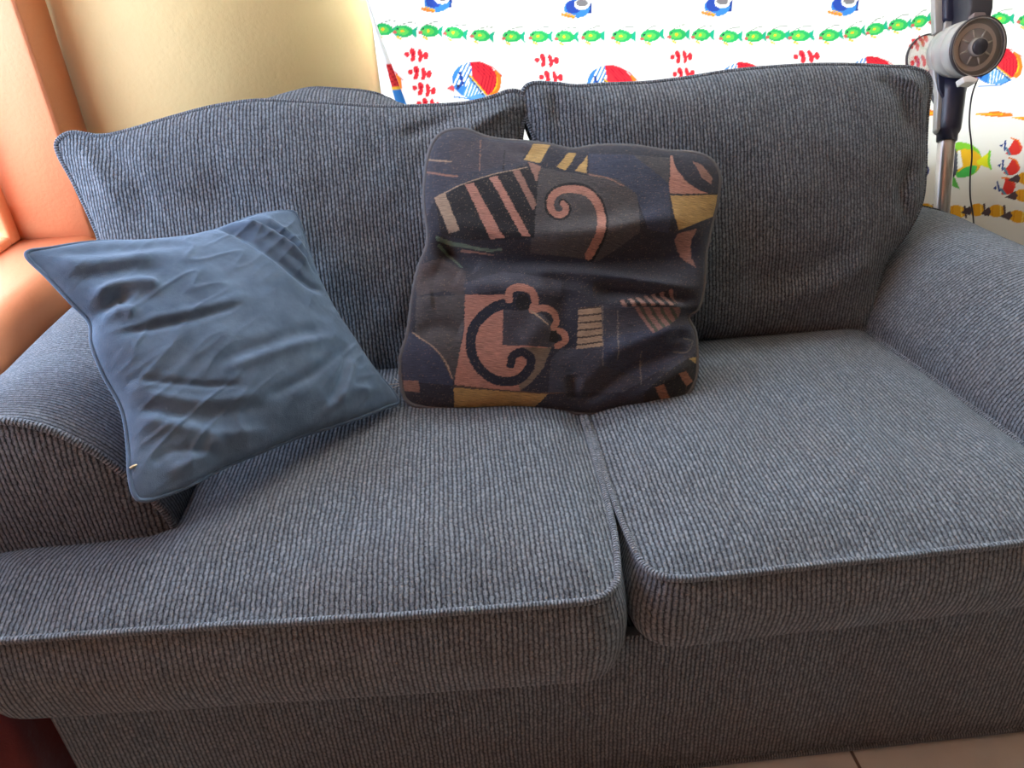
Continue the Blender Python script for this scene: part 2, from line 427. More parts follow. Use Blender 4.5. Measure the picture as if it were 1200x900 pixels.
def seat(label_side, pts, rad, cen, ztop, zbot, crown, zf):
    loop = rounded(pts, rad)
    loop = resample(np.vstack([loop, loop[:1]]), 361)[:-1]
    cen = A(cen)
    m = MB()
    s = np.concatenate([np.linspace(1, .85, 12), np.linspace(.84, .0, 46)])
    xy = cen + (loop - cen)[None] * s[:, None, None]
    X, Y = xy[..., 0], xy[..., 1]
    zt = zf(loop[:, 0], loop[:, 1])
    dist = dseg(X, Y, np.vstack([loop[::3], loop[:1]]))[0]
    h = crown * (1 - np.exp(-(dist / .055) ** 1.1))
    Z = ztop + zt[None] * s[:, None] ** 2 + h + (wob(X, Y, .22, 3) * .006 + wob(X, Y, .09, 9) * .0018) * np.clip((1 - s) * 8, 0, 1)[:, None]
    P = np.stack([X, Y, Z], -1)
    m.grid(P, np.stack([X, Y], -1), cu=False) if False else None
    Pc = np.concatenate([P, P[:, :1]], 1)
    m.grid(Pc, Pc[..., :2].copy(), flip=False)
    # boxing and underside
    L = np.concatenate([[0], np.cumsum(np.linalg.norm(np.diff(np.vstack([loop, loop[:1]]), axis=0), axis=1))])
    t = np.linspace(0, 1, 22)
    dn = np.roll(loop, -1, 0) - np.roll(loop, 1, 0); dn = np.stack([dn[:, 1], -dn[:, 0]], 1); dn /= np.linalg.norm(dn, axis=1)[:, None]
    if ((loop - cen) * dn).sum() < 0: dn = -dn
    rows = []; uvr = []
    for q in t:
        bul = .014 * math.sin(math.pi * min(q * 1.15, 1)) - .035 * max(0, (q - .80) / .20) ** 2
        w = .004 * wob(L[:-1] + 0 * q, L[:-1] * 0 + q * .2, .17, 5) * math.sin(math.pi * q)
        z = (ztop + zt) * (1 - q) + zbot * q
        e = loop + dn * (bul + w)[:, None]
        rows.append(np.column_stack([e, z])); uvr.append(np.column_stack([L[:-1], z]))
    rows.append(np.column_stack([cen + (loop - cen) * .5, np.full(len(loop), zbot)])); uvr.append(uvr[-1] + [0, .1])
    G = A(rows); G = np.concatenate([G, G[:, :1]], 1)
    uvr = A(uvr); e = uvr[:, :1].copy(); e[..., 0] = L[-1]; uvr = np.concatenate([uvr, e], 1)
    m.grid(G, uvr, flip=True)
    o = m.build('seat_cushion', FAB, sofa)
    bm_fix(o)
    path = np.column_stack([loop + dn * .001, ztop + zt + .001])
    path[:, 2] += .0012 * wob(path[:, 0], path[:, 1], .12, 2)
    rope('piping', path, .0047, PIPE, o)
    path = np.column_stack([loop - dn * .028, np.full(len(loop), zbot + .004)])
    rope('piping', path, .0042, PIPE, o)
    return o
zl = lambda x, y: -.004 * np.clip((-x - .45) / .3, 0, 1) - .004 * np.exp(-((x + .3) / .2) ** 2) * (y < .1)
seat('left', [(-.788, .014), (-.012, -.022), (.008, .10), (.012, .61), (-.585, .61), (-.590, .178), (-.830, .172)],
     [.05, .045, .06, .04, .03, .025, .03], (-.34, .13), .460, .292, .030, zl)
zr = lambda x, y: 0 * x
seat('right', [(.030, -.002), (.500, .004), (.80, .020), (.81, .148), (.632, .156), (.590, .61), (.019, .61), (.018, .13)],
     [.05, .05, .05, .03, .025, .03, .04, .08], (.36, .13), .460, .322, .026, zr)

# base, arms, back
def strip_box(name, x0, x1, y0, y1, z0, z1, r, parent, mat=FAB):
    """rounded box swept as a loop in plan, ribs vertical"""
    loop = rounded([(x0, y0), (x1, y0), (x1, y1), (x0, y1)], [r] * 4); loop = resample(np.vstack([loop, loop[:1]]), 300)
    L = np.concatenate([[0], np.cumsum(np.linalg.norm(np.diff(loop, axis=0), axis=1))])
    cen = loop.mean(0); zs = np.linspace(z0, z1, 14); rows = []; uvr = []
    for z in zs:
        e = loop + np.column_stack([0 * L, .004 * wob(L, L * 0 + z, .35, 6)]); rows.append(np.column_stack([e, np.full(len(L), z)])); uvr.append(np.column_stack([L, np.full(len(L), z)]))
    rows.insert(0, np.column_stack([cen + (loop - cen) * .0, np.full(len(L), z0)])); uvr.insert(0, uvr[0])
    for s in (.97, .5, 0.):
        rows.append(np.column_stack([cen + (loop - cen) * s, np.full(len(L), z1 + .004)])); uvr.append(np.column_stack([loop]))
    m = MB(); m.grid(A(rows), A(uvr), flip=False); o = m.build(name, mat, parent); bm_fix(o); return o
base = strip_box('base', -.765, .765, .048, .872, .006, .315, .03, sofa)
rope('piping', rounded([(-.766, .047), (.766, .047), (.766, .873), (-.766, .873)], [.03] * 4).tolist() and np.column_stack([rounded([(-.766, .047), (.766, .047), (.766, .873), (-.766, .873)], [.03] * 4), np.full(32, .012)]), .005, PIPE, base)

def arm(sx):
    prof = A([(.592, .30), (.575, .40), (.572, .47), (.580, .505), (.602, .550), (.635, .600), (.682, .640), (.735, .655), (.79, .652), (.85, .628), (.895, .575), (.910, .51), (.895, .455), (.85, .42), (.80, .39), (.77, .34), (.765, .20), (.765, .03)])
    if sx > 0: prof = prof + A([(.016, 0)])
    if sx > 0: prof[:, 1] -= .034 * np.clip((prof[:, 1] - .48) / .14, 0, 1)
    pr = resample(cr(prof, 8), 110); cl = np.vstack([pr, [[.60, .03]]])
    L = np.concatenate([[0], np.cumsum(np.linalg.norm(np.diff(pr, axis=0), axis=1))])
    ys = np.linspace(.172 if sx < 0 else .150, .875, 60); m = MB()
    YY, LL = np.meshgrid(ys, L, indexing='ij')
    X = np.broadcast_to(pr[:, 0], YY.shape).copy(); Z = np.broadcast_to(pr[:, 1], YY.shape).copy()
    d = wob(YY, LL, .28, 1) * .006
    # padded top swells a little towards the middle
    sw = .010 * np.sin(np.pi * (YY - .172) / .76) * np.exp(-((LL - L[-1] * .38) / .2) ** 2)
    if sx > 0: X = X + np.clip(.062 - .040 * (YY - .17) / .4, .018, .062) - .016
    Z += (sw + d * np.exp(-((LL - .3) / .2) ** 2))
    if sx < 0: Z -= .026 * np.clip((YY - .19) / .2, 0, 1) * np.clip((Z - .48) / .14, 0, 1)
    Z -= .02 * np.clip((YY - .75) / .2, 0, 1) * (Z > .45)
    G = np.stack([sx * X, YY, Z], -1)
    m.grid(G, np.stack([YY, LL], -1), flip=sx > 0)
    o = m.build('arm', FAB, sofa)
    if sx > 0: pr = pr + A([.046, 0])
    # front panel: fills the profile, slightly padded
    c = A([.70, .50]); full = np.vstack([pr, [[.60, .03]]]); full = resample(np.vstack([full, full[:1]]), 200)
    ss = np.concatenate([np.linspace(1, .9, 6), np.linspace(.88, 0, 14)])
    P2 = c + (full - c)[None] * ss[:, None, None]
    Yp = ys[0] - .014 * np.clip(1 - ss ** 4, 0, 1) ** .7
    G = np.stack([sx * P2[..., 0], np.broadcast_to(Yp[:, None], P2.shape[:2]), P2[..., 1]], -1)
    mp = MB(); mp.grid(G, P2.copy()); pnl = mp.build('arm_front_panel', FAB, o); bm_fix(pnl)
    path = np.column_stack([sx * pr[:, 0], np.full(len(pr), ys[0] - .002), pr[:, 1] + .001])
    rope('piping', path, .005, PIPE, o, closed=False)
    # back cap
    G2 = np.stack([sx * P2[..., 0], np.full(P2.shape[:2], .875), P2[..., 1] - .02 * (P2[..., 1] > .45)], -1)
    mq = MB(); mq.grid(G2, P2.copy()); q = mq.build('arm_back_panel', FAB, o); bm_fix(q)
    return o
arm(-1); arm(1)

# sofa back frame behind the cushions (top edge rounded)
def back_frame():
    prof = resample(cr([(.70, .28), (.72, .45), (.755, .60), (.785, .68), (.82, .705), (.85, .69), (.868, .64), (.875, .5), (.875, .02)], 6), 60)
    xs = np.linspace(-.70, .71, 90); L = np.concatenate([[0], np.cumsum(np.linalg.norm(np.diff(prof, axis=0), axis=1))])
    e = 1 - .06 * np.clip((np.abs(xs) - .62) / .09, 0, 1) ** 2
    X, LL = np.meshgrid(xs, L, indexing='ij')
    G = np.stack([X, np.broadcast_to(prof[:, 0], X.shape), prof[:, 1][None] * e[:, None]], -1)
    m = MB(); m.grid(G, np.stack([X, LL], -1), flip=True)
    for k in (0, -1):
        c = A([X[k, 0], .82, .35]); ring = G[k]; R = c + (ring - c)[None] * np.linspace(1, 0, 6)[:, None, None]; m.grid(R, R[..., 1:].copy())
    o = m.build('backrest_frame', FAB, sofa); bm_fix(o)
back_frame()

# back cushions
bp = Plane((0, .585, .47), (1, 0, 0), (0, .165, .43))
def bl_hump(P): return .072 * np.exp(-((P[..., 0] + .36) / .13) ** 4) * (P[..., 2] > .75)
def bl_disp(X, Y, lx, ly):
    h = wob(lx, ly, .25, 11) * .010 + wob(lx, ly, .10, 4) * .003
    h += ridges(X, Y, [([(598, 128), (560, 150), (525, 182), (500, 215)], 10, .010), ([(612, 150), (585, 175), (560, 195)], 7, -.008), ([(540, 132), (510, 150), (470, 165)], 9, -.008),
                       ([(85, 172), (120, 200), (150, 240)], 12, .006), ([(110, 168), (150, 195), (190, 235)], 12, -.006),
                       ([(150, 250), (250, 235), (330, 245)], 22, -.008), ([(380, 300), (450, 330), (480, 380)], 24, .008),
                       ([(330, 420), (400, 405), (460, 425)], 14, .008)])
    return h
o, bd, S = cushion('back_cushion', bp,
    [(68, 166), (85, 156), (118, 160), (150, 154), (200, 139), (250, 126), (300, 119), (350, 120), (400, 123), (450, 126), (500, 125), (545, 122), (575, 115), (600, 107), (617, 114),
     (622, 130), (612, 148), (612, 200), (640, 270), (662, 350), (672, 405), (655, 425), (560, 432), (440, 440), (300, 448), (190, 452), (165, 430), (148, 370), (128, 310), (110, 262), (88, 215), (70, 182)],
    (0, 14, 21, 25), FAB, sofa, T=.062, p=2.6, q=.55, depth=.13, Tb=.03, nu=150, nv=120, disp=bl_disp, hump=bl_hump, back_in=.022, lip=.012)
rope('piping', bd, .0050, PIPE, o)
bk = bd - bp.n * .128; cc = bk.mean(0); bk = bk - (bk - cc) / np.linalg.norm(bk - cc, axis=1)[:, None] * .020
bk[:, 2] += bl_hump(bk)
rope('piping', bk, .0046, PIPE, o)
def br_disp(X, Y, lx, ly):
    h = wob(lx, ly, .27, 20) * .010 + wob(lx, ly, .11, 14) * .003
    h += ridges(X, Y, [([(1045, 88), (1068, 105), (1076, 135), (1078, 165)], 7, .010), ([(1020, 92), (1050, 120), (1062, 160)], 10, -.005),
                       ([(625, 110), (635, 140), (640, 190)], 10, .006), ([(648, 108), (655, 150)], 8, -.007),
                       ([(900, 350), (960, 335), (1010, 300)], 16, .008), ([(850, 325), (920, 318), (980, 290)], 16, -.006),
                       ([(1060, 190), (1045, 230), (1060, 262)], 8, -.010), ([(1000, 370), (1016, 345), (1020, 320)], 7, -.007)])
    return h
o, bd, S = cushion('back_cushion', bp,
    [(612, 112), (622, 99), (650, 99), (675, 102), (705, 100), (755, 98), (800, 93), (850, 85), (900, 80), (950, 77), (1000, 77), (1040, 79), (1066, 80), (1084, 86),
     (1090, 100), (1086, 130), (1084, 165), (1083, 205), (1078, 240), (1062, 272), (1038, 304), (1027, 335), (1022, 362), (1014, 384),
     (990, 388), (900, 392), (820, 398), (740, 408), (690, 416), (682, 400), (678, 350), (664, 280), (648, 220), (628, 165), (616, 135)],
    (0, 13, 23, 28), FAB, sofa, T=.062, p=2.6, q=.55, depth=.13, Tb=.03, nu=150, nv=120, disp=br_disp, back_in=.022, lip=.012)
rope('piping', bd, .0050, PIPE, o)
bk = bd - bp.n * .128; cc = bk.mean(0); bk = bk - (bk - cc) / np.linalg.norm(bk - cc, axis=1)[:, None] * .020
rope('piping', bk, .0046, PIPE, o)

# ------------------------------------------------------------------ blue velvet pillow
BLc, BRc, TRc = A([-.565, .105, .570]), A([-.283, .395, .512]), A([-.432, .60, .757])
pp = Plane(BLc, BRc - BLc, TRc - BRc)
blue = empty('throw_pillow', tuple(BLc)); tag(blue, 'plain blue velvet throw pillow leaning on the left arm of the sofa', 'pillow')
def blue_disp(X, Y, lx, ly):
    h = wob(lx, ly, .16, 7) * .006 + wob(lx, ly, .05, 22) * .0016
    a_, b_ = lx * .95 + ly * .30, ly * .95 - lx * .30
    h += .0028 * (1 - np.abs(wob(a_ * .28, b_, .050, 3)) * 3.2).clip(0, 1) ** 2 * (.5 + .5 * np.sin(lx * 14 + ly * 9)).clip(.1, 1)
    h += .0024 * (1 - np.abs(wob(a_ * .35, b_, .030, 12)) * 3.2).clip(0, 1) ** 2 * (.5 + .5 * np.sin(lx * 17 - ly * 13 + 2)).clip(0, 1)
    h += ridges(X, Y, [
        ([(232, 262), (262, 280), (300, 312), (345, 345), (372, 352)], 6, -.011), ([(240, 258), (280, 276), (322, 302), (362, 330)], 7, .010),
        ([(285, 262), (318, 282), (352, 316), (366, 330)], 4, -.006), ([(262, 268), (306, 290), (350, 326)], 4, .005),
        ([(300, 258), (335, 286), (360, 310)], 4, .005),
        ([(100, 375), (118, 372), (135, 362), (138, 372)], 7, -.008), ([(100, 360), (125, 352), (155, 350), (178, 358)], 7, .010),
        ([(112, 385), (135, 378), (150, 385)], 7, .008),
        ([(60, 315), (110, 322), (170, 318)], 10, .007), ([(80, 335), (140, 332), (185, 335)], 8, -.005), ([(70, 300), (140, 305), (210, 300)], 8, -.004),
        ([(140, 405), (200, 398), (260, 385)], 5, -.006), ([(155, 395), (215, 388), (270, 372)], 6, .004),
        ([(150, 480), (220, 500), (300, 490)], 8, -.005), ([(150, 470), (225, 487), (290, 480)], 6, .004), ([(160, 500), (240, 520), (300, 515)], 7, .004),
        ([(150, 455), (220, 468), (270, 470)], 4, -.004),
        ([(240, 445), (310, 420), (370, 400)], 7, -.004), ([(250, 452), (320, 430), (380, 410)], 6, .004),
        ([(300, 480), (350, 455), (400, 415)], 6, -.005), ([(395, 420), (390, 450), (376, 480)], 5, -.006), ([(405, 430), (398, 460), (388, 480)], 5, .005),
        ([(430, 462), (400, 470), (370, 495)], 6, .004), ([(190, 560), (230, 545), (250, 520)], 8, .006), ([(175, 550), (200, 535), (260, 540)], 5, -.004)])
    return h
o, bd, S = cushion('pillow_cover', pp,
    [(31, 298), (60, 291), (110, 284), (165, 283), (210, 280), (235, 275), (265, 266), (300, 253), (338, 248),
     (349, 256), (360, 290), (372, 325), (392, 365), (410, 392), (436, 430), (466, 468), (450, 478), (405, 495), (350, 512), (300, 532), (262, 548), (215, 572), (172, 586),
     (158, 580), (152, 556), (150, 520), (143, 480), (122, 440), (108, 405), (105, 378), (84, 355), (56, 325)],
    (0, 8, 15, 22), VEL, blue, T=.062, p=2.0, q=.62, nu=190, nv=190, disp=blue_disp)
rope('piping', bd, .0030, VEL, o)
zp = A(pp.px([(151, 551), (156, 548), (160, 547)])) + pp.n * .006
rope('zip_pull', cr(zp, 4), .0017, plain('brass_pull', (.55, .45, .3), .3, 1.), o, closed=False)['label'] = 'small brass zip pull'

# ------------------------------------------------------------------ patterned cushion
q0 = at(505, 165, 1, .62); q1 = at(835, 205, 1, .565); q2 = at(475, 465, 2, .505)
qp = Plane(q2, q1 - q0, q0 - q2)
NAVY, DARK, SLATE, GREY, BLUE = (.019, .022, .035), (.009, .009, .011), (.041, .046, .066), (.060, .059, .062), (.032, .042, .076)
PINK, PINK2, BEIGE, YELL, GREEN, ORNG = (.37, .185, .14), (.24, .135, .105), (.31, .23, .16), (.36, .24, .085), (.12, .19, .14), (.33, .15, .085)
def pattern(PX, PY, lx, ly):
    X = (PX - 450) * 2.5; Y = (PY - 140) * 2.5
    X = X + 2.0 * wob(lx, ly, .03, 2) + rng.uniform(-1.6, 1.6, X.shape); Y = Y + 1.5 * wob(lx, ly, .025, 9)
    c = np.empty(X.shape + (3,)); c[:] = NAVY
    def poly(p, k): c[inpoly(X, Y, p)] = k
    def stroke(p, w, k, w2=None, sm=True):
        d, t = dseg(X, Y, cr(p, 6) if sm and len(p) > 2 else p); w2 = w if w2 is None else w2
        c[d < (w * (1 - t) + w2 * t) / 2] = k
    poly([(100, 20), (430, 40), (420, 130), (330, 160), (240, 190), (150, 230), (120, 300)], SLATE)
    poly([(190, 60), (480, 70), (420, 120), (300, 145), (195, 160)], (.050, .048, .062))
    stroke([(130, 118), (197, 122)], 5, BEIGE); stroke([(125, 155), (215, 166)], 6, PINK2); stroke([(283, 60), (280, 150)], 3, PINK2); stroke([(352, 90), (350, 150)], 3, DARK)
    poly([(440, 140), (600, 155), (740, 190), (750, 330), (640, 400), (430, 380)], GREY)
    poly([(590, 100), (760, 105), (838, 150), (838, 330), (770, 320), (740, 220), (690, 180), (600, 155)], BLUE)
    poly([(730, 105), (838, 112), (838, 190), (790, 150)], (.05, .052, .058))
    stroke([(590, 160), (650, 172), (700, 195)], 4, PINK2)
    poly([(150, 232), (240, 186), (380, 146), (455, 140), (445, 260), (440, 345), (340, 352), (225, 345), (165, 330)], DARK)
    poly([(148, 230), (178, 213), (222, 325), (190, 330)], BEIGE); poly([(237, 190), (262, 184), (352, 346), (311, 348)], PINK)
    poly([(309, 170), (331, 164), (430, 342), (404, 341)], PINK); poly([(376, 150), (396, 144), (447, 250), (436, 268)], PINK2); poly([(422, 122), (460, 137), (446, 185)], PINK2)
    stroke([(160, 222), (240, 185), (330, 158), (420, 140)], 3, BEIGE)
    poly([(405, 110), (440, 70), (600, 85), (600, 165), (505, 150)], NAVY)
    poly([(437, 70), (488, 75), (455, 127), (410, 116)], YELL); poly([(540, 96), (565, 98), (533, 150), (506, 139)], YELL); poly([(597, 105), (592, 158), (560, 151)], YELL)
    stroke([(612, 388), (634, 345), (641, 292), (629, 246), (597, 211), (556, 199), (512, 206), (486, 230), (485, 262), (506, 284), (530, 278), (537, 258), (522, 243)], 33, DARK, 22)
    stroke([(608, 386), (630, 342), (637, 292), (626, 248), (595, 214), (556, 204), (514, 210), (490, 232), (489, 260), (507, 280), (527, 274), (533, 258), (524, 247)], 27, PINK, 17)
    # right edge: pink, yellow, dark swoosh
    poly([(836, 108), (1000, 105), (1000, 320), (838, 320)], NAVY)
    poly([(838, 105), (985, 112), (985, 218), (838, 218)], PINK); stroke([(862, 100), (880, 145), (925, 185), (985, 205)], 38, NAVY)
    poly([(868, 95), (1000, 95), (1000, 204), (985, 206), (945, 190), (905, 160)], NAVY); poly([(903, 122), (930, 134), (962, 170), (958, 190), (932, 170)], PINK2)
    poly([(840, 222), (990, 220), (975, 280), (935, 296), (865, 323), (849, 280)], YELL); stroke([(838, 218), (980, 218)], 4, DARK)
    poly([(862, 332), (918, 318), (905, 350), (906, 395), (918, 434), (880, 392), (857, 348)], PINK2)
    # left green fragment
    stroke([(155, 345), (220, 358), (300, 372), (345, 372)], 12, GREEN, 5); stroke([(160, 364), (200, 398), (226, 424)], 11, GREEN, 6); stroke([(225, 372), (320, 385)], 7, PINK2, 3)
    poly([(90, 430), (170, 400), (240, 440), (236, 520), (180, 500), (95, 520)], (.055, .046, .048))
    # mid band
    poly([(235, 480), (350, 440), (520, 470), (520, 520), (360, 500), (237, 512)], SLATE)
    # lower left block
    poly([(95, 520), (237, 512), (232, 620), (205, 770), (130, 690), (90, 640)], GREY)
    poly([(50, 620), (90, 628), (150, 670), (200, 760), (207, 840), (60, 840)], BLUE); poly([(50, 765), (207, 780), (207, 850), (60, 850)], NAVY)
    poly([(55, 765), (100, 765), (105, 800), (60, 795)], PINK2)
    stroke([(85, 626), (140, 664), (180, 710), (200, 760)], 4, BEIGE)
    poly([(237, 512), (358, 515), (430, 560), (488, 668), (470, 722), (432, 770), (397, 797), (205, 777), (217, 700), (235, 620)], PINK)
    poly([(400, 668), (489, 669), (470, 722), (432, 770), (397, 797), (395, 760), (425, 720)], (.16, .125, .09))
    poly([(350, 540), (420, 548), (470, 575), (512, 615), (500, 668), (347, 661)], (.045, .045, .058))
    stroke([(395, 545), (350, 542), (305, 562), (268, 600), (254, 650), (262, 700), (292, 742), (338, 766), (388, 764), (422, 735), (430, 702), (405, 682), (378, 692), (372, 718)], 32, (.012, .015, .028), 24)
    stroke([(366, 528), (368, 502), (398, 492), (430, 503), (443, 532), (434, 558), (462, 552), (492, 560), (506, 586), (498, 612), (524, 622), (533, 646), (508, 664)], 22, PINK, 18)
    poly([(385, 530), (395, 512), (415, 512), (428, 530), (425, 555), (400, 560), (385, 548)], DARK); poly([(488, 618), (505, 618), (516, 640), (505, 655), (485, 650)], DARK)
    stroke([(430, 560), (480, 600)], 4, BEIGE)
    poly([(205, 785), (400, 800), (480, 804), (465, 822), (430, 850), (205, 850)], YELL); stroke([(205, 780), (400, 798), (500, 802), (640, 785)], 4, (.10, .06, .04))
    # lower right
    poly([(520, 670), (570, 670), (640, 545), (700, 545), (900, 560), (940, 640), (880, 730), (800, 740), (700, 800), (480, 800), (490, 700)], SLATE)
    poly([(640, 640), (760, 620), (900, 600), (900, 680), (760, 760), (640, 720)], BLUE)
    i = inpoly(X, Y, [(570, 552), (637, 545), (640, 665), (566, 672)]); c[i] = BEIGE; c[i & (((Y + X * .10) % 21) < 5)] = (.05, .035, .03)
    for p in ([(641, 545), (640, 720)], [(686, 560), (684, 700)], [(757, 680), (752, 775)]): stroke(p, 3, (.16, .15, .14))
    i = inpoly(X, Y, [(685, 530), (760, 515), (845, 496), (856, 520), (858, 547), (700, 549)]); c[i] = DARK; c[i & (((X + (Y - 500) * -.5) % 27) < 13)] = PINK2
    i = inpoly(X, Y, [(733, 551), (868, 553), (862, 580), (835, 602), (785, 628)]); c[i] = (.06, .07, .05); c[i & (((X - (Y - 550) * .62) % 28) < 17)] = (.24, .135, .12)
    stroke([(880, 640), (905, 650), (890, 680), (850, 680)], 4, (.12, .12, .12))
    poly([(760, 800), (820, 745), (890, 700), (940, 690), (940, 860), (760, 860)], DARK)
    poly([(788, 786), (815, 776), (842, 822), (818, 830)], ORNG); poly([(858, 745), (882, 738), (905, 768), (886, 782)], ORNG); poly([(893, 700), (915, 696), (914, 716)], YELL)
    sp = rng.uniform(0, 1, X.shape); c[sp > .97] = c[sp > .97] * .5 + A(BEIGE) * .4
    return c
def pat_disp(X, Y, lx, ly):
    h = wob(lx, ly, .14, 13) * .006 + wob(lx, ly, .05, 25) * .0015
    h += ridges(X, Y, [
        ([(500, 282), (540, 296), (600, 306), (680, 310), (760, 306), (825, 300)], 22, -.036),
        ([(500, 265), (560, 283), (620, 290), (700, 282), (780, 262)], 14, .014),
        ([(600, 322), (680, 325), (750, 336), (810, 346)], 8, .016), ([(690, 344), (750, 347), (815, 352)], 10, -.018),
        ([(720, 360), (770, 360), (800, 366)], 8, .012),
        ([(660, 345), (655, 380), (668, 420)], 14, -.008),
        ([(676, 478), (705, 452), (745, 425), (800, 408)], 11, -.016), ([(700, 420), (745, 402), (790, 385)], 12, .010),
        ([(735, 475), (770, 450), (815, 425)], 10, .010), ([(668, 440), (672, 470)], 7, -.010), ([(775, 400), (800, 395), (812, 402)], 6, -.008),
        ([(484, 390), (520, 385), (545, 392)], 10, -.010), ([(492, 330), (520, 322), (540, 330)], 10, -.008), ([(480, 355), (510, 350)], 12, .008),
        ([(520, 290), (545, 310), (560, 320)], 8, -.010), ([(585, 165), (610, 180), (640, 185)], 12, -.006),
        ([(540, 345), (600, 335), (640, 345)], 14, .006), ([(610, 410), (640, 380)], 14, .006)])
    return h
patc = empty('throw_pillow', tuple(q2)); tag(patc, 'navy patterned woven cushion with pink spirals and stripes at the centre of the sofa', 'pillow')
CL = printmat('woven_pattern', 0., 1.)
o, bd, S = cushion('cushion_cover', qp,
    [(506, 172), (520, 156), (545, 153), (575, 163), (612, 167), (640, 170), (670, 176), (700, 172), (740, 172), (780, 178), (812, 180),
     (832, 188), (842, 206), (840, 235), (832, 268), (826, 300), (824, 335), (818, 360), (806, 372), (814, 392), (816, 425), (812, 450), (796, 470),
     (770, 474), (730, 478), (690, 484), (650, 480), (600, 476), (545, 478), (500, 477), (478, 470),
     (471, 450), (470, 420), (478, 392), (484, 350), (490, 318), (502, 282), (498, 240), (499, 205)],
    (1, 11, 22, 30), CL, patc, T=.052, p=2.6, q=.55, nu=390, nv=370, disp=pat_disp, colf=pattern)
rope('piping', bd, .0046, plain('dark_piping', (.12, .12, .125), .9, bump=.002, scale=500., var=.6, spec=.1), o)
fr = MB()
b0 = at(474, 449, 2, .497)
for dx, dz, dy in ((-.028, .004, -.006), (-.024, -.003, -.010), (-.012, -.014, -.006), (-.015, .013, -.004)):
    tube(fr, cr([b0, b0 + A([dx * .5, dy, dz * .3 + .002]), b0 + A([dx, dy, dz])], 4), .0006, 5)
fr.build('loose_threads', plain('pale_thread', (.5, .42, .35), .8), o)['label'] = 'pale loose threads at the corner'

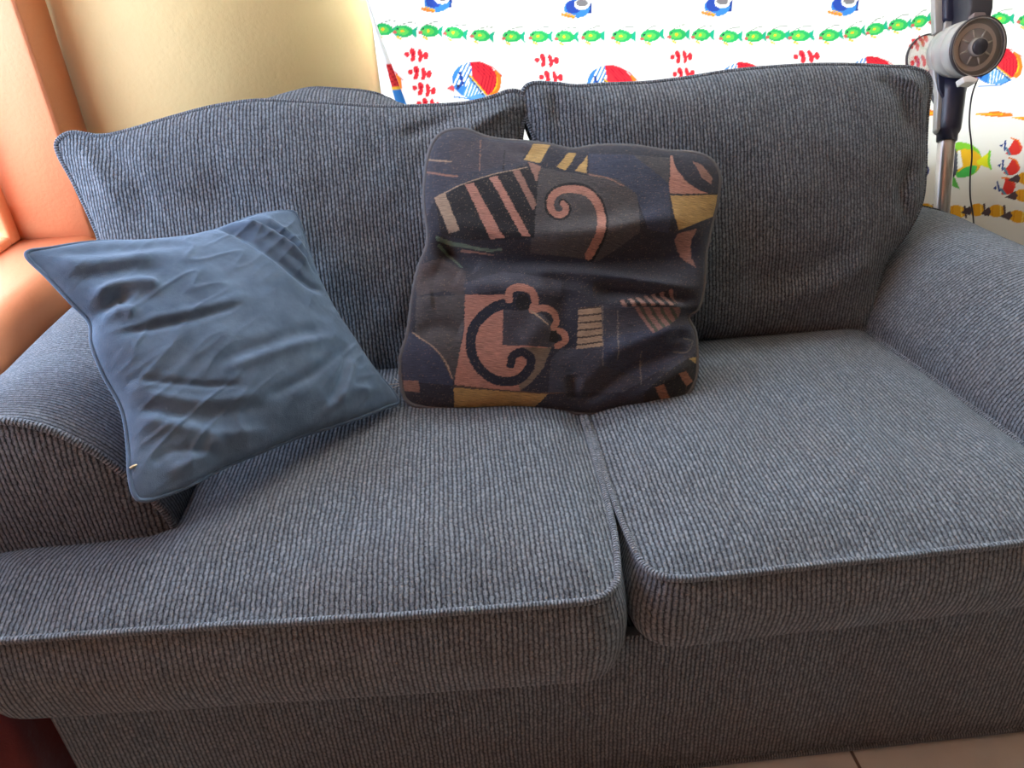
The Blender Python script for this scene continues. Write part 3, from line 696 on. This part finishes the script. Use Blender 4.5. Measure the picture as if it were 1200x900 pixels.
# ------------------------------------------------------------------ curtain with fish
YC = 1.075
def ax_px(px, py): p = at(px, py, 1, YC); return p[0], p[2]
def curtain():
    xs = np.concatenate([np.arange(-.36, 1.27, .0020), np.arange(1.27, 2.0, .01)])
    zs = np.concatenate([np.arange(.06, .34, .02), np.arange(.34, 1.11, .0020), np.arange(1.11, 1.62, .003)])  # cut short out of view, leaving the added sky gap above
    X, Z = np.meshgrid(xs, zs)
    P0 = np.stack([X, np.full(X.shape, YC), Z], -1)
    PX, PY = proj(P0)
    c = np.empty(X.shape + (3,)); c[:] = (.84, .83, .80)
    def within(cx, cy, r): return (np.abs(PX - cx) < r) & (np.abs(PY - cy) < r)
    class Pen:
        def __init__(s, cx, cy, sc=1., ang=0., r=60, cl=c):
            s.m = within(cx, cy, r * sc); dx = (PX[s.m] - cx) / sc; dy = (PY[s.m] - cy) / sc
            a = math.radians(ang); s.x = dx * math.cos(a) - dy * math.sin(a); s.y = dx * math.sin(a) + dy * math.cos(a)
            s.c = c[s.m]
        def ell(s, x, y, a, b, k, ang=0, clip=None):
            t = math.radians(ang); dx, dy = s.x - x, s.y - y; u = dx * math.cos(t) + dy * math.sin(t); v = -dx * math.sin(t) + dy * math.cos(t)
            i = (u / a) ** 2 + (v / b) ** 2 < 1
            if clip is not None: i &= clip
            s.c[i] = k; return i
        def poly(s, p, k, clip=None):
            i = inpoly(s.x, s.y, p)
            if clip is not None: i &= clip
            s.c[i] = k; return i
        def line(s, p, w, k, clip=None):
            d, t = dseg(s.x, s.y, p); i = d < w / 2
            if clip is not None: i &= clip
            s.c[i] = k
        def done(s): c[s.m] = s.c
    G1, G2, TEAL, RED, REDD, BLU, BLUD, OR, YL, BK = (.03, .42, .12), (.12, .58, .10), (.02, .38, .22), (.75, .035, .05), (.42, .01, .03), (.05, .22, .60), (.02, .05, .25), (.85, .22, .03), (.85, .50, .03), (.03, .03, .05)
    def green(x, y, ang=0):
        p = Pen(x, y, 1., ang, 24)
        p.poly([(7, 0), (16, -7), (15, 0), (16, 7)], TEAL); p.ell(0, 0, 11, 7, G1); p.ell(-1, 0.5, 7, 4, G2); p.ell(-1, 0, 2, 1.5, YL)
        p.ell(-10, 2.5, 2.4, 2.0, (.55, .12, .10)); p.line([(-6, 7.5), (-2, 9.5)], 2.2, YL); p.line([(-4, -7), (6, -11), (13, -11)], .9, (.2, .25, .2)); p.ell(-7, -2, 1.2, 1.2, BK); p.done()
    for x, y, a in [(450, 34, -5), (473, 36, -6), (503, 36, -4), (532, 38, -8), (563, 41, -8), (600, 43, -2), (632, 43, 0), (662, 43, 0), (693, 42, 0), (728, 42, 0), (760, 41, 8), (792, 40, 0), (822, 41, 0), (855, 43, 0),
                    (885, 43, 0), (912, 42, 0), (938, 42, 3), (970, 41, 6), (998, 38, 10), (1025, 34, 15), (1052, 29, 6), (1078, 25, 14), (1102, 23, 6), (1130, 21, 4), (1174, 22, 0), (1205, 25, -8), (1235, 27, -5)]: green(x, y, a)
    def clown(x, y, ang=0, sc=1.):
        p = Pen(x, y, sc, ang, 20)
        p.ell(-11, 0, 3, 3, RED); p.ell(-4.5, -3, 3.2, 5, RED, -18); p.ell(-3.6, 4, 2.6, 4.5, RED, 20); p.ell(4.2, -2, 2.6, 5.5, RED, -14); p.ell(5, 4, 2.4, 4, RED, 10); p.ell(11, 0, 3, 4.5, RED); p.line([(6, 0), (11, 0)], 3, RED); p.ell(-4, -1, .9, 2.6, REDD); p.done()
    for x, y, a in [(488, 64, -5), (492, 85, -8), (497, 104, -10), (502, 122, -8), (641, 71, 0), (646, 91, 0), (797, 66, 0), (800, 86, 0), (945, 66, 4), (947, 86, 4), (1077, 50, 25), (1080, 72, 10), (1086, 90, 10)]: clown(x, y, a)
    def butterfly(x, y, ang=0, sc=1.):
        p = Pen(x, y, sc, ang, 50)
        p.poly([(-22, 4), (-33, 10), (-24, 14)], (.75, .10, .12))
        p.line([(10, -20), (22, -14), (32, -4)], 1.1, RED)
        p.ell(22, 4, 9, 15, OR, 8); p.ell(21, 3, 6, 11, YL)
        b = ((p.x / 26) ** 2 + (p.y / 22) ** 2 < 1); p.c[b] = RED
        for k in range(6):
            o = 4 * k - 2; p.line([(-6 + o, -24), (12 + o, -4), (6 + o, 20)], 1.0, REDD, b)
        bl = b & (p.x < -2 + (p.y * .15)); p.c[bl] = BLU
        for k in range(6): p.line([(-24 + k * 4.5, 6), (-10 + k * 4.5, -24)], 2.2, (.9, .9, .92), bl)
        w = b & inpoly(p.x, p.y, [(-4, -4), (16, 22), (-16, 22)]); p.c[w] = (.12, .35, .75)
        for k in range(6): p.line([(-12 + k * 4, 20 - k), (-6 + k * 3.4, 2 + k * 2)], 1.2, (.9, .9, .9), w)
        p.line([(-6, -6), (16, 20)], 1.6, YL, b); p.line([(-8, -6), (13, 21)], 1.2, BK, b)
        p.line([(-20, 10), (-14, 4), (-17, -8)], 3, BLUD, b); p.ell(-19, 7, 1.8, 1.8, BK); p.line([(-24, 20), (0, 23), (14, 20)], 1.4, BLU); p.done()
    for x, y, a in [(556, 93, 0), (714, 98, 0), (870, 95, 3), (1020, 88, 4), (1168, 77, 12), (440, 97, 0), (1255, 75, 0)]: butterfly(x, y, a)
    def blue_f(x, y, ang=0):
        p = Pen(x, y, 1., ang, 30)
        p.poly([(10, 0), (18, -8), (17, 6), (12, 5)], BLUD); p.ell(0, 0, 15, 11, BLU); p.ell(-4, -2, 9, 8, (.03, .07, .36)); p.ell(6, -5, 9, 6.5, (.9, .9, .88)); p.ell(6, -6.5, 7, 4.5, (.20, .19, .20))
        p.line([(-17, 7), (-10, 9), (-4, 10)], 3.4, OR); p.line([(-13, 5), (-2, 9)], 1.2, YL); p.done()
    for x, y in [(512, 3), (676, 10), (841, 8), (987, 7), (1132, 0), (1270, 5)]: blue_f(x, y)
    def trumpet(x, y, ang=0):
        p = Pen(x, y, 1., ang, 30)
        p.poly([(-24, 0), (-6, -2.5), (4, -4), (12, -2), (22, -1), (22, 2), (10, 3), (0, 3), (-10, 2)], OR); p.line([(-20, 0), (10, 0)], 1.4, YL); p.done()
    for x, y, a in [(1090, 134, 0), (1165, 134, 0), (1207, 139, -4), (1250, 141, 0)]: trumpet(x, y, a)
    def emperor(x, y, ang=0):
        p = Pen(x, y, 1., ang, 50)
        p.ell(-2, -2, 22, 20, (.25, .62, .05)); p.ell(2, 0, 18, 14, YL); p.poly([(14, 0), (30, -10), (27, 2), (30, 10), (14, 4)], (.75, .78, .03)); p.line([(30, -10), (28, 2), (30, 10)], 3, (.2, .6, .05))
        p.poly([(-18, -14), (-7, -14), (-5, 4), (-12, 18), (-18, 14)], (.10, .10, .12)); p.poly([(-6, -12), (-3, -12), (-2, 6), (-8, 10)], (.9, .9, .85)); p.poly([(-22, -8), (-18, -12), (-19, 10), (-22, 6)], (.92, .9, .85))
        p.ell(2, 12, 13, 5, (.08, .50, .10), -25); p.poly([(-20, 20), (-12, 18), (-8, 32), (-16, 28)], (.12, .45, .08)); p.line([(-14, 14), (-18, 24)], 4, BK); p.done()
    emperor(1130, 189, 3); emperor(1275, 195)
    def redsm(x, y, ang=0):
        p = Pen(x, y, 1., ang, 20)
        b = p.ell(0, 0, 11, 10, (.72, .05, .04)); p.c[b & (p.x + p.y * .4 < -2)] = (.85, .85, .83); p.line([(-8, -6), (-7, 5)], 2.2, BLUD, b); p.line([(-5, 3), (-1, 9)], 3, (.12, .25, .35), b)
        p.line([(-2, -10), (6, -9), (9, -4)], 1.6, OR); p.poly([(8, -2), (12, -3), (11, 4)], (.8, .1, .06)); p.poly([(-10, -2), (-14, 1), (-10, 3)], BLUD); p.done()
    for x, y, a in [(1185, 172, -10), (1182, 195, -10), (1177, 218, 8), (1215, 180, 0), (1232, 200, 0)]: redsm(x, y, a)
    for x, y in [(1083, 158), (1084, 179), (1085, 201)]:
        p = Pen(x, y, 1., 0, 16); p.ell(0, 0, 8, 8, BLUD); p.ell(1, 0, 5, 5, (.35, .30, .30)); p.ell(3, -2, 2, 2, RED); p.done()
    def bee(x, y, ang=0):
        p = Pen(x, y, 1., ang, 20)
        b = p.ell(0, 0, 10, 7.5, (.80, .40, .03)); p.poly([(-20, 3), (-9, -5), (-6, 0), (-9, 6)], (.10, .07, .08)); p.line([(9, -6), (10, 6)], 2.6, (.10, .07, .08)); p.line([(-4, -6), (-5, 6)], 1., (.6, .25, .02), b); p.line([(5, -6), (5, 6)], 1.4, (.95, .7, .15), b); p.done()
    for x, y, a in [(1087, 247, 0), (1119, 247, 0), (1143, 245, 0), (1167, 247, 0), (1191, 253, -8), (1218, 256, 0), (1197, 228, 0), (1200, 208, 0)]: bee(x, y, a)
    for i_, z_ in enumerate(zs):                # the rows of fish repeat up the cloth
        if z_ > 1.075: c[i_] = c[int(np.argmin(np.abs(zs - (z_ - .33))))]
    # cloth folds
    Yv = .010 * np.sin(X * 2 * np.pi / .46 + .8) + .005 * np.sin(X * 2 * np.pi / .19 + Z * 1.5) + .004 * np.sin(Z * 5 + X * 3)
    low = np.clip((.62 - Z) / .25, 0, 1)
    Yv += low * (.012 * np.sin(X * 2 * np.pi / .31 + Z * 4)) + .006 * np.exp(-((X - (-.18 + (1.05 - Z) * .22)) / .02) ** 2)
    Yv = np.clip(Yv, -.03, .026)
    # slanting left hem: shear the first columns along the hem line
    a = A(ax_px(431, 0)); b = A(ax_px(478, 125)); hx = a[0] + (Z - a[1]) * (b[0] - a[0]) / (b[1] - a[1])
    keep = X >= np.clip(hx, -.36, .1) - 1e-6
    Xm = np.maximum(X, np.clip(hx, -.36, .1))
    P = np.stack([Xm, YC + Yv, Z], -1)
    m = MB(); m.grid(P, np.stack([X, Z], -1), c); o = m.build('cotton_panel', printmat('printed_cotton', .5), None, colr=True)
    bm = bmesh.new(); bm.from_mesh(o.data); bmesh.ops.dissolve_degenerate(bm, dist=1e-6, edges=bm.edges[:]); bm.to_mesh(o.data); bm.free()
    return o, (a, b)
cur = empty('curtain', (.8, YC, .05)); tag(cur, 'white cotton curtain printed with rows of tropical fish, hanging behind the sofa', 'curtain')
o, (ha, hb) = curtain(); o.parent = cur; o.location = -A(cur.location)
# turned-back hem strip at its left edge
def hem():
    t = np.linspace(-3.5, 3.5, 480)
    w = np.interp(t, [-3.5, 0, 1, 3.5], [.002, .004, .034, .05])
    p = ha[None] + (hb - ha)[None] * t[:, None]; k = (p[:, 1] > .08) & (p[:, 1] < 1.60); p = p[k]; w = w[k]
    s = np.linspace(0, 1, 26); X = p[:, :1] - w[:, None] * s[None]; Z = np.broadcast_to(p[:, 1:], X.shape); Y = YC + .012 - .006 * np.sin(np.pi * s)[None] + 0 * X
    c = np.empty(X.shape + (3,)); c[:] = (.84, .83, .80); Pn = np.stack([X, np.full(X.shape, YC), Z], -1); PX, PY = proj(Pn)
    i = inpoly(PX, PY, [(452, 75), (464, 74), (480, 100), (490, 132), (466, 132)]); c[i] = (.72, .05, .05); c[i & ((PX * .5 + PY) % 5 < 1.4)] = (.4, .02, .03)
    i2 = i & (PY > 105); c[i2] = (.05, .22, .55); c[i & (np.abs(PY - 104) < 1.5)] = (.85, .5, .05)
    c[inpoly(PX, PY, [(443, 32), (452, 34), (454, 44), (446, 44)])] = (.25, .6, .4)
    m = MB(); m.grid(np.stack([X, Y, Z], -1), np.stack([X, Z], -1), c); o2 = m.build('hem', printmat('printed_cotton_back', .4), cur, colr=True)
    st = MB(); pts = np.column_stack([p[:, 0], np.full(len(p), YC - .001), p[:, 1]]); tube(st, pts, .0011, 5); st.build('hem_seam', plain('hem_thread', (.30, .30, .28), .9), cur)
hem()

# ------------------------------------------------------------------ vacuum cleaner
SILV = plain('silver_plastic', (.42, .41, .40), .35, .35, var=.1)
NAVYP = plain('navy_plastic', (.018, .020, .045), .35, spec=.6)
CHAR = plain('charcoal_plastic', (.030, .029, .040), .45)
STEEL = plain('brushed_tube', (.60, .57, .54), .28, .9, var=.25, scale=30.)
CLEAR = glassmat('smoky_clear_plastic', (.82, .80, .78), .14)
RIM = plain('dark_rim', (.05, .045, .05), .4)
FILT = plain('grey_filter', (.42, .39, .39), .7, var=.2)
PALE = plain('pale_clear_plastic', (.44, .43, .41), .3, var=.1)
vb = at(1085, 300, 1, .955); vb[2] = .02
vac = empty('stick_vacuum', tuple(vb)); tag(vac, 'silver and navy cordless stick vacuum standing in front of the fish curtain', 'vacuum cleaner')
def camp(px, py, z): return CAM + ray(px, py) * z
DZ = 1.54
# tube
pt = camp(1109.5, 160, DZ); pb = at(1102, 265, 1, max(pt[1] + .012, .905))
if 0: print('PT', pt, pb)
dirn = (pb - pt) / np.linalg.norm(pb - pt); L = (pt[2] - .07) / -dirn[2]
m = MB(); tube(m, [pt, pt + dirn * L * .5, pt + dirn * L], .0165, 24); m.build('tube', STEEL, vac)
m = MB(); s_ = A([dirn[1], -dirn[0], 0]); s_ /= np.linalg.norm(s_); g = np.cross(dirn, s_)
if g @ (CAM - pt) < 0: g = -g
e0 = pt + g * .0158 + rt * .004; tube(m, [e0, e0 + dirn * L * .98], .0028, 8); m.build('tube_groove', CHAR, vac)
ft = pt + dirn * L
mb = MB(); box_bm(mb, ft[0] - .12, ft[0] + .12, ft[1] - .045, ft[1] + .045, .004, .07); o = mb.build('floor_head', NAVYP, vac, smooth=True)
md = o.modifiers.new('Bevel', 'BEVEL'); md.width = .015; md.segments = 3
def slab(name, pts, z0, z1, mat, bevel=.004, parent=vac, shift=None):
    """px outline at camera depth z0, given a real depth to z1"""
    n = len(pts); a = A([camp(x, y, z0) for x, y in pts]); cc = a.mean(0); b = a + fw * (z1 - z0)
    V = np.vstack([a, b]); Fc = [(i, (i + 1) % n, n + (i + 1) % n, n + i) for i in range(n)] + [tuple(range(n))[::-1], tuple(range(n, 2 * n))]
    o = mesh(name, V, Fc, mat, parent, smooth=True); bm_fix(o)
    md = o.modifiers.new('Bevel', 'BEVEL'); md.width = bevel; md.segments = 4; md.limit_method = 'ANGLE'; md.angle_limit = .5
    return o
# collar that takes the tube
def lathe_px(name, secs, mat, parent=vac, n=28):
    """secs: (px, py, depth, radius px) along the part's own axis"""
    P = A([camp(x, y, z) for x, y, z, r in secs]); R = A([r * z / F for x, y, z, r in secs]); m = MB(); tube(m, P, R, n); return m.build(name, mat, parent)
lathe_px('collar', [(1116, 96, DZ, 17), (1114, 110, DZ, 15.5), (1113, 125, DZ, 15), (1111.5, 140, DZ, 14.5), (1110.5, 152, DZ, 13.8), (1110, 156, DZ, 12.5), (1110, 157, DZ, 11.2), (1109.5, 165, DZ, 11)], NAVYP)
slab('neck', [(1098, 74), (1120, 84), (1138, 92), (1131, 108), (1127, 116), (1106, 116), (1100, 104)], DZ - .016, DZ + .022, NAVYP, .004)
slab('side_strip', [(1093, 72), (1099, 80), (1106, 108), (1103, 150), (1100, 156), (1097, 152), (1099, 110), (1095, 92)], DZ - .012, DZ + .004, SILV, .003)
# motor body (horizontal barrel pointing at the viewer) and its clear bin
fc, rc = camp(1146, 55, DZ - .095), camp(1090, 66, DZ + .050)
axd = (rc - fc) / np.linalg.norm(rc - fc); BL_ = np.linalg.norm(rc - fc)
def barrel(name, prof, mat, n=48):
    m = MB(); P = A([fc + axd * t for t, r in prof]); R = A([max(r, 1e-5) for t, r in prof]); 
    e1 = np.cross(axd, up); e1 /= np.linalg.norm(e1); e2 = np.cross(axd, e1); a = np.linspace(0, 2 * np.pi, n, endpoint=False)
    G = P[:, None] + R[:, None, None] * (np.cos(a)[None, :, None] * e1 + np.sin(a)[None, :, None] * e2)
    uv = np.zeros(G.shape[:2] + (2,)); m.grid(G, uv, cu=True); o = m.build(name, mat, vac); bm_fix(o); return o
rf = 33.5 * (DZ - .095) / F
barrel('motor_housing', [(.010, rf * .60), (.006, rf * .95), (.018, rf * .955), (.035, rf * .95), (.039, rf * .90), (.042, rf * .95), (.070, rf * .91), (.073, rf * .84), (.077, rf * .86), (.094, rf * .82), (.097, rf * .2), (.097, 0)], PALE)
barrel('dust_bin', [(.090, rf * .76), (.096, rf * .80), (BL_ + .012, rf * .78), (BL_ + .02, rf * .76), (BL_ + .021, 0)], CLEAR)
barrel('dust_bin_rim', [(BL_ + .008, rf * .79), (BL_ + .008, rf * .83), (BL_ + .016, rf * .82), (BL_ + .016, rf * .77)], RIM)
barrel('filter_ring', [(-.003, rf * .95), (-.004, rf * 1.0), (.003, rf * 1.0), (.006, rf * .98), (.006, rf * .95), (-.003, rf * .95)], RIM)
barrel('inner_ring', [(-.003, rf * .925), (-.004, rf * .95), (.006, rf * .95), (.006, rf * .925)], PALE)
barrel('filter', [(.0045, 0), (.0045, rf * .60), (.007, rf * .62)], FILT)
barrel('filter_recess', [(.008, 0), (.008, rf * .93)], plain('beige_recess', (.80, .71, .65), .5))
barrel('clear_cover', [(-.002, 0), (-.002, rf * .92)], CLEAR)
barrel('knob_ring', [(-.004, rf * .25), (-.006, rf * .30), (.010, rf * .31)], PALE)
barrel('knob', [(-.010, 0), (-.010, rf * .24), (-.004, rf * .27), (.010, rf * .27)], CHAR)
e1 = np.cross(axd, up); e1 /= np.linalg.norm(e1); e2 = np.cross(axd, e1)
for kk in range(8):
    a = math.radians(kk * 45 + 22); d = math.cos(a) * e1 + math.sin(a) * e2
    m = MB(); tube(m, [fc + d * rf * .33 + axd * .004, fc + d * rf * .60 + axd * .006], .0021, 6); m.build('spoke', WHT, vac)
# upper part: spine, navy body, battery handle
slab('spine', [(1095, -30), (1108, -30), (1107, 10), (1105, 36), (1096, 39), (1095, 12)], DZ - .008, DZ + .008, SILV, .003)
slab('upper_housing', [(1108, -30), (1134, -30), (1134, 2), (1128, 12), (1117, 24), (1108, 22)], DZ - .02, DZ + .018, NAVYP, .006)
slab('handle_bow', [(1134, -30), (1140, -30), (1137, 6), (1128, 22), (1117, 33), (1106, 36), (1108, 24), (1118, 23), (1130, 10)], DZ - .014, DZ + .01, SILV, .003)
slab('battery', [(1136, -34), (1166, -34), (1165, 8), (1161, 24), (1146, 21), (1134, 24), (1137, 8)], DZ - .075, DZ + .012, CHAR, .006)
slab('latch', [(1142, 14), (1155, 14), (1158, 22), (1150, 20), (1140, 22)], DZ - .100, DZ - .080, plain('brown_latch', (.16, .12, .12), .5), .002)
slab('clip', [(1128, 90), (1136, 88), (1147, 92), (1144, 97), (1134, 96), (1130, 97)], DZ - .085, DZ - .06, plain('white_clip', (.8, .8, .78), .4), .002)
# charging cable
cp = [camp(x, y, DZ - .07 + i * .010) for i, (x, y) in enumerate([(1146, 92), (1140, 108), (1137, 125), (1136, 145), (1138, 165), (1139, 183), (1137, 205), (1137, 230), (1140, 250), (1142, 275), (1146, 310)])]
cp.append(A([cp[-1][0] + .01, cp[-1][1] + .01, .25])); cp.append(A([cp[-1][0] + .03, cp[-1][1], .006])); cp.append(A([cp[-1][0] + .2, cp[-1][1], .006]))
m = MB(); tube(m, cr(cp, 8), .0016, 8); tag(m.build('charging_cable', CHAR, None), 'thin black cable hanging from the stick vacuum', 'cable')

# maroon lump added at the sofa's left end, standing for the wall's deep shade
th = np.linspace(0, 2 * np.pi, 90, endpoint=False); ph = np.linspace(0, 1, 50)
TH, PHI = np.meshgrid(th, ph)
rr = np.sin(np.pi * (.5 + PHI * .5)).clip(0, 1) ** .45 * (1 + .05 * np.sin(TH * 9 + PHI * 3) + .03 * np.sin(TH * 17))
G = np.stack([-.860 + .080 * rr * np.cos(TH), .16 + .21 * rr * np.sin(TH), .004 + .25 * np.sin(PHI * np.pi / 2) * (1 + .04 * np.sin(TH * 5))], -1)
m = MB(); uvg = np.stack([TH * .1, PHI * .3], -1); m.grid(G, uvg, cu=True); o = m.build('wall_shade_lump', velvet('maroon_wall_shade', (.13, .026, .024), (.16, .034, .030)), None)
tag(o, 'dark maroon lump added as the shade on the left wall beside the sofa', 'shade stand-in')
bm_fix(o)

# ------------------------------------------------------------------ light
w = bpy.data.worlds.new('World'); C.world = w; w.use_nodes = True; bg = w.node_tree.nodes['Background']
bg.inputs[0].default_value = (.80, .90, 1.0, 1); bg.inputs[1].default_value = 20.0
def portal(name, loc, rot, sx, sy):
    l = bpy.data.lights.new(name, 'AREA'); l.shape = 'RECTANGLE'; l.size = sx; l.size_y = sy; l.cycles.is_portal = True
    o = bpy.data.objects.new(name, l); col.objects.link(o); o.location = loc; o.rotation_euler = rot
portal('back_window_daylight', ((WX0 + WX1) / 2, YB + .19, (WZ0 + WZ1) / 2), (math.radians(-90), 0, 0), WX1 - WX0, WZ1 - WZ0)
portal('left_window_daylight', (XL - .24, (LY0 + LY1) / 2, (LZ0 + LZ1) / 2), (0, math.radians(-90), 0), LZ1 - LZ0, LY1 - LY0)

0 and print('DB', rc, fc+axd*(BL_+.031), ft, vb)
# ------------------------------------------------------------------ camera
from mathutils import Matrix
cd = bpy.data.cameras.new('camera'); cam = bpy.data.objects.new('camera', cd); col.objects.link(cam); C.camera = cam
cd.sensor_fit = 'HORIZONTAL'; cd.sensor_width = 36; cd.lens = 36 * F / 1200; cd.clip_start = .02
Mx = Matrix(((rt[0], up[0], -fw[0], CAM[0]), (rt[1], up[1], -fw[1], CAM[1]), (rt[2], up[2], -fw[2], CAM[2]), (0, 0, 0, 1))); cam.matrix_world = Mx
for o in bpy.data.objects:
    if '_w' in o.keys(): del o['_w']
C.view_settings.view_transform = 'Standard'; C.view_settings.look = 'None'; C.view_settings.gamma = 1; C.view_settings.use_curve_mapping = False
C.view_settings.exposure = 0.72
C.cycles.use_denoising = True; C.cycles.max_bounces = 8; C.cycles.transparent_max_bounces = 12
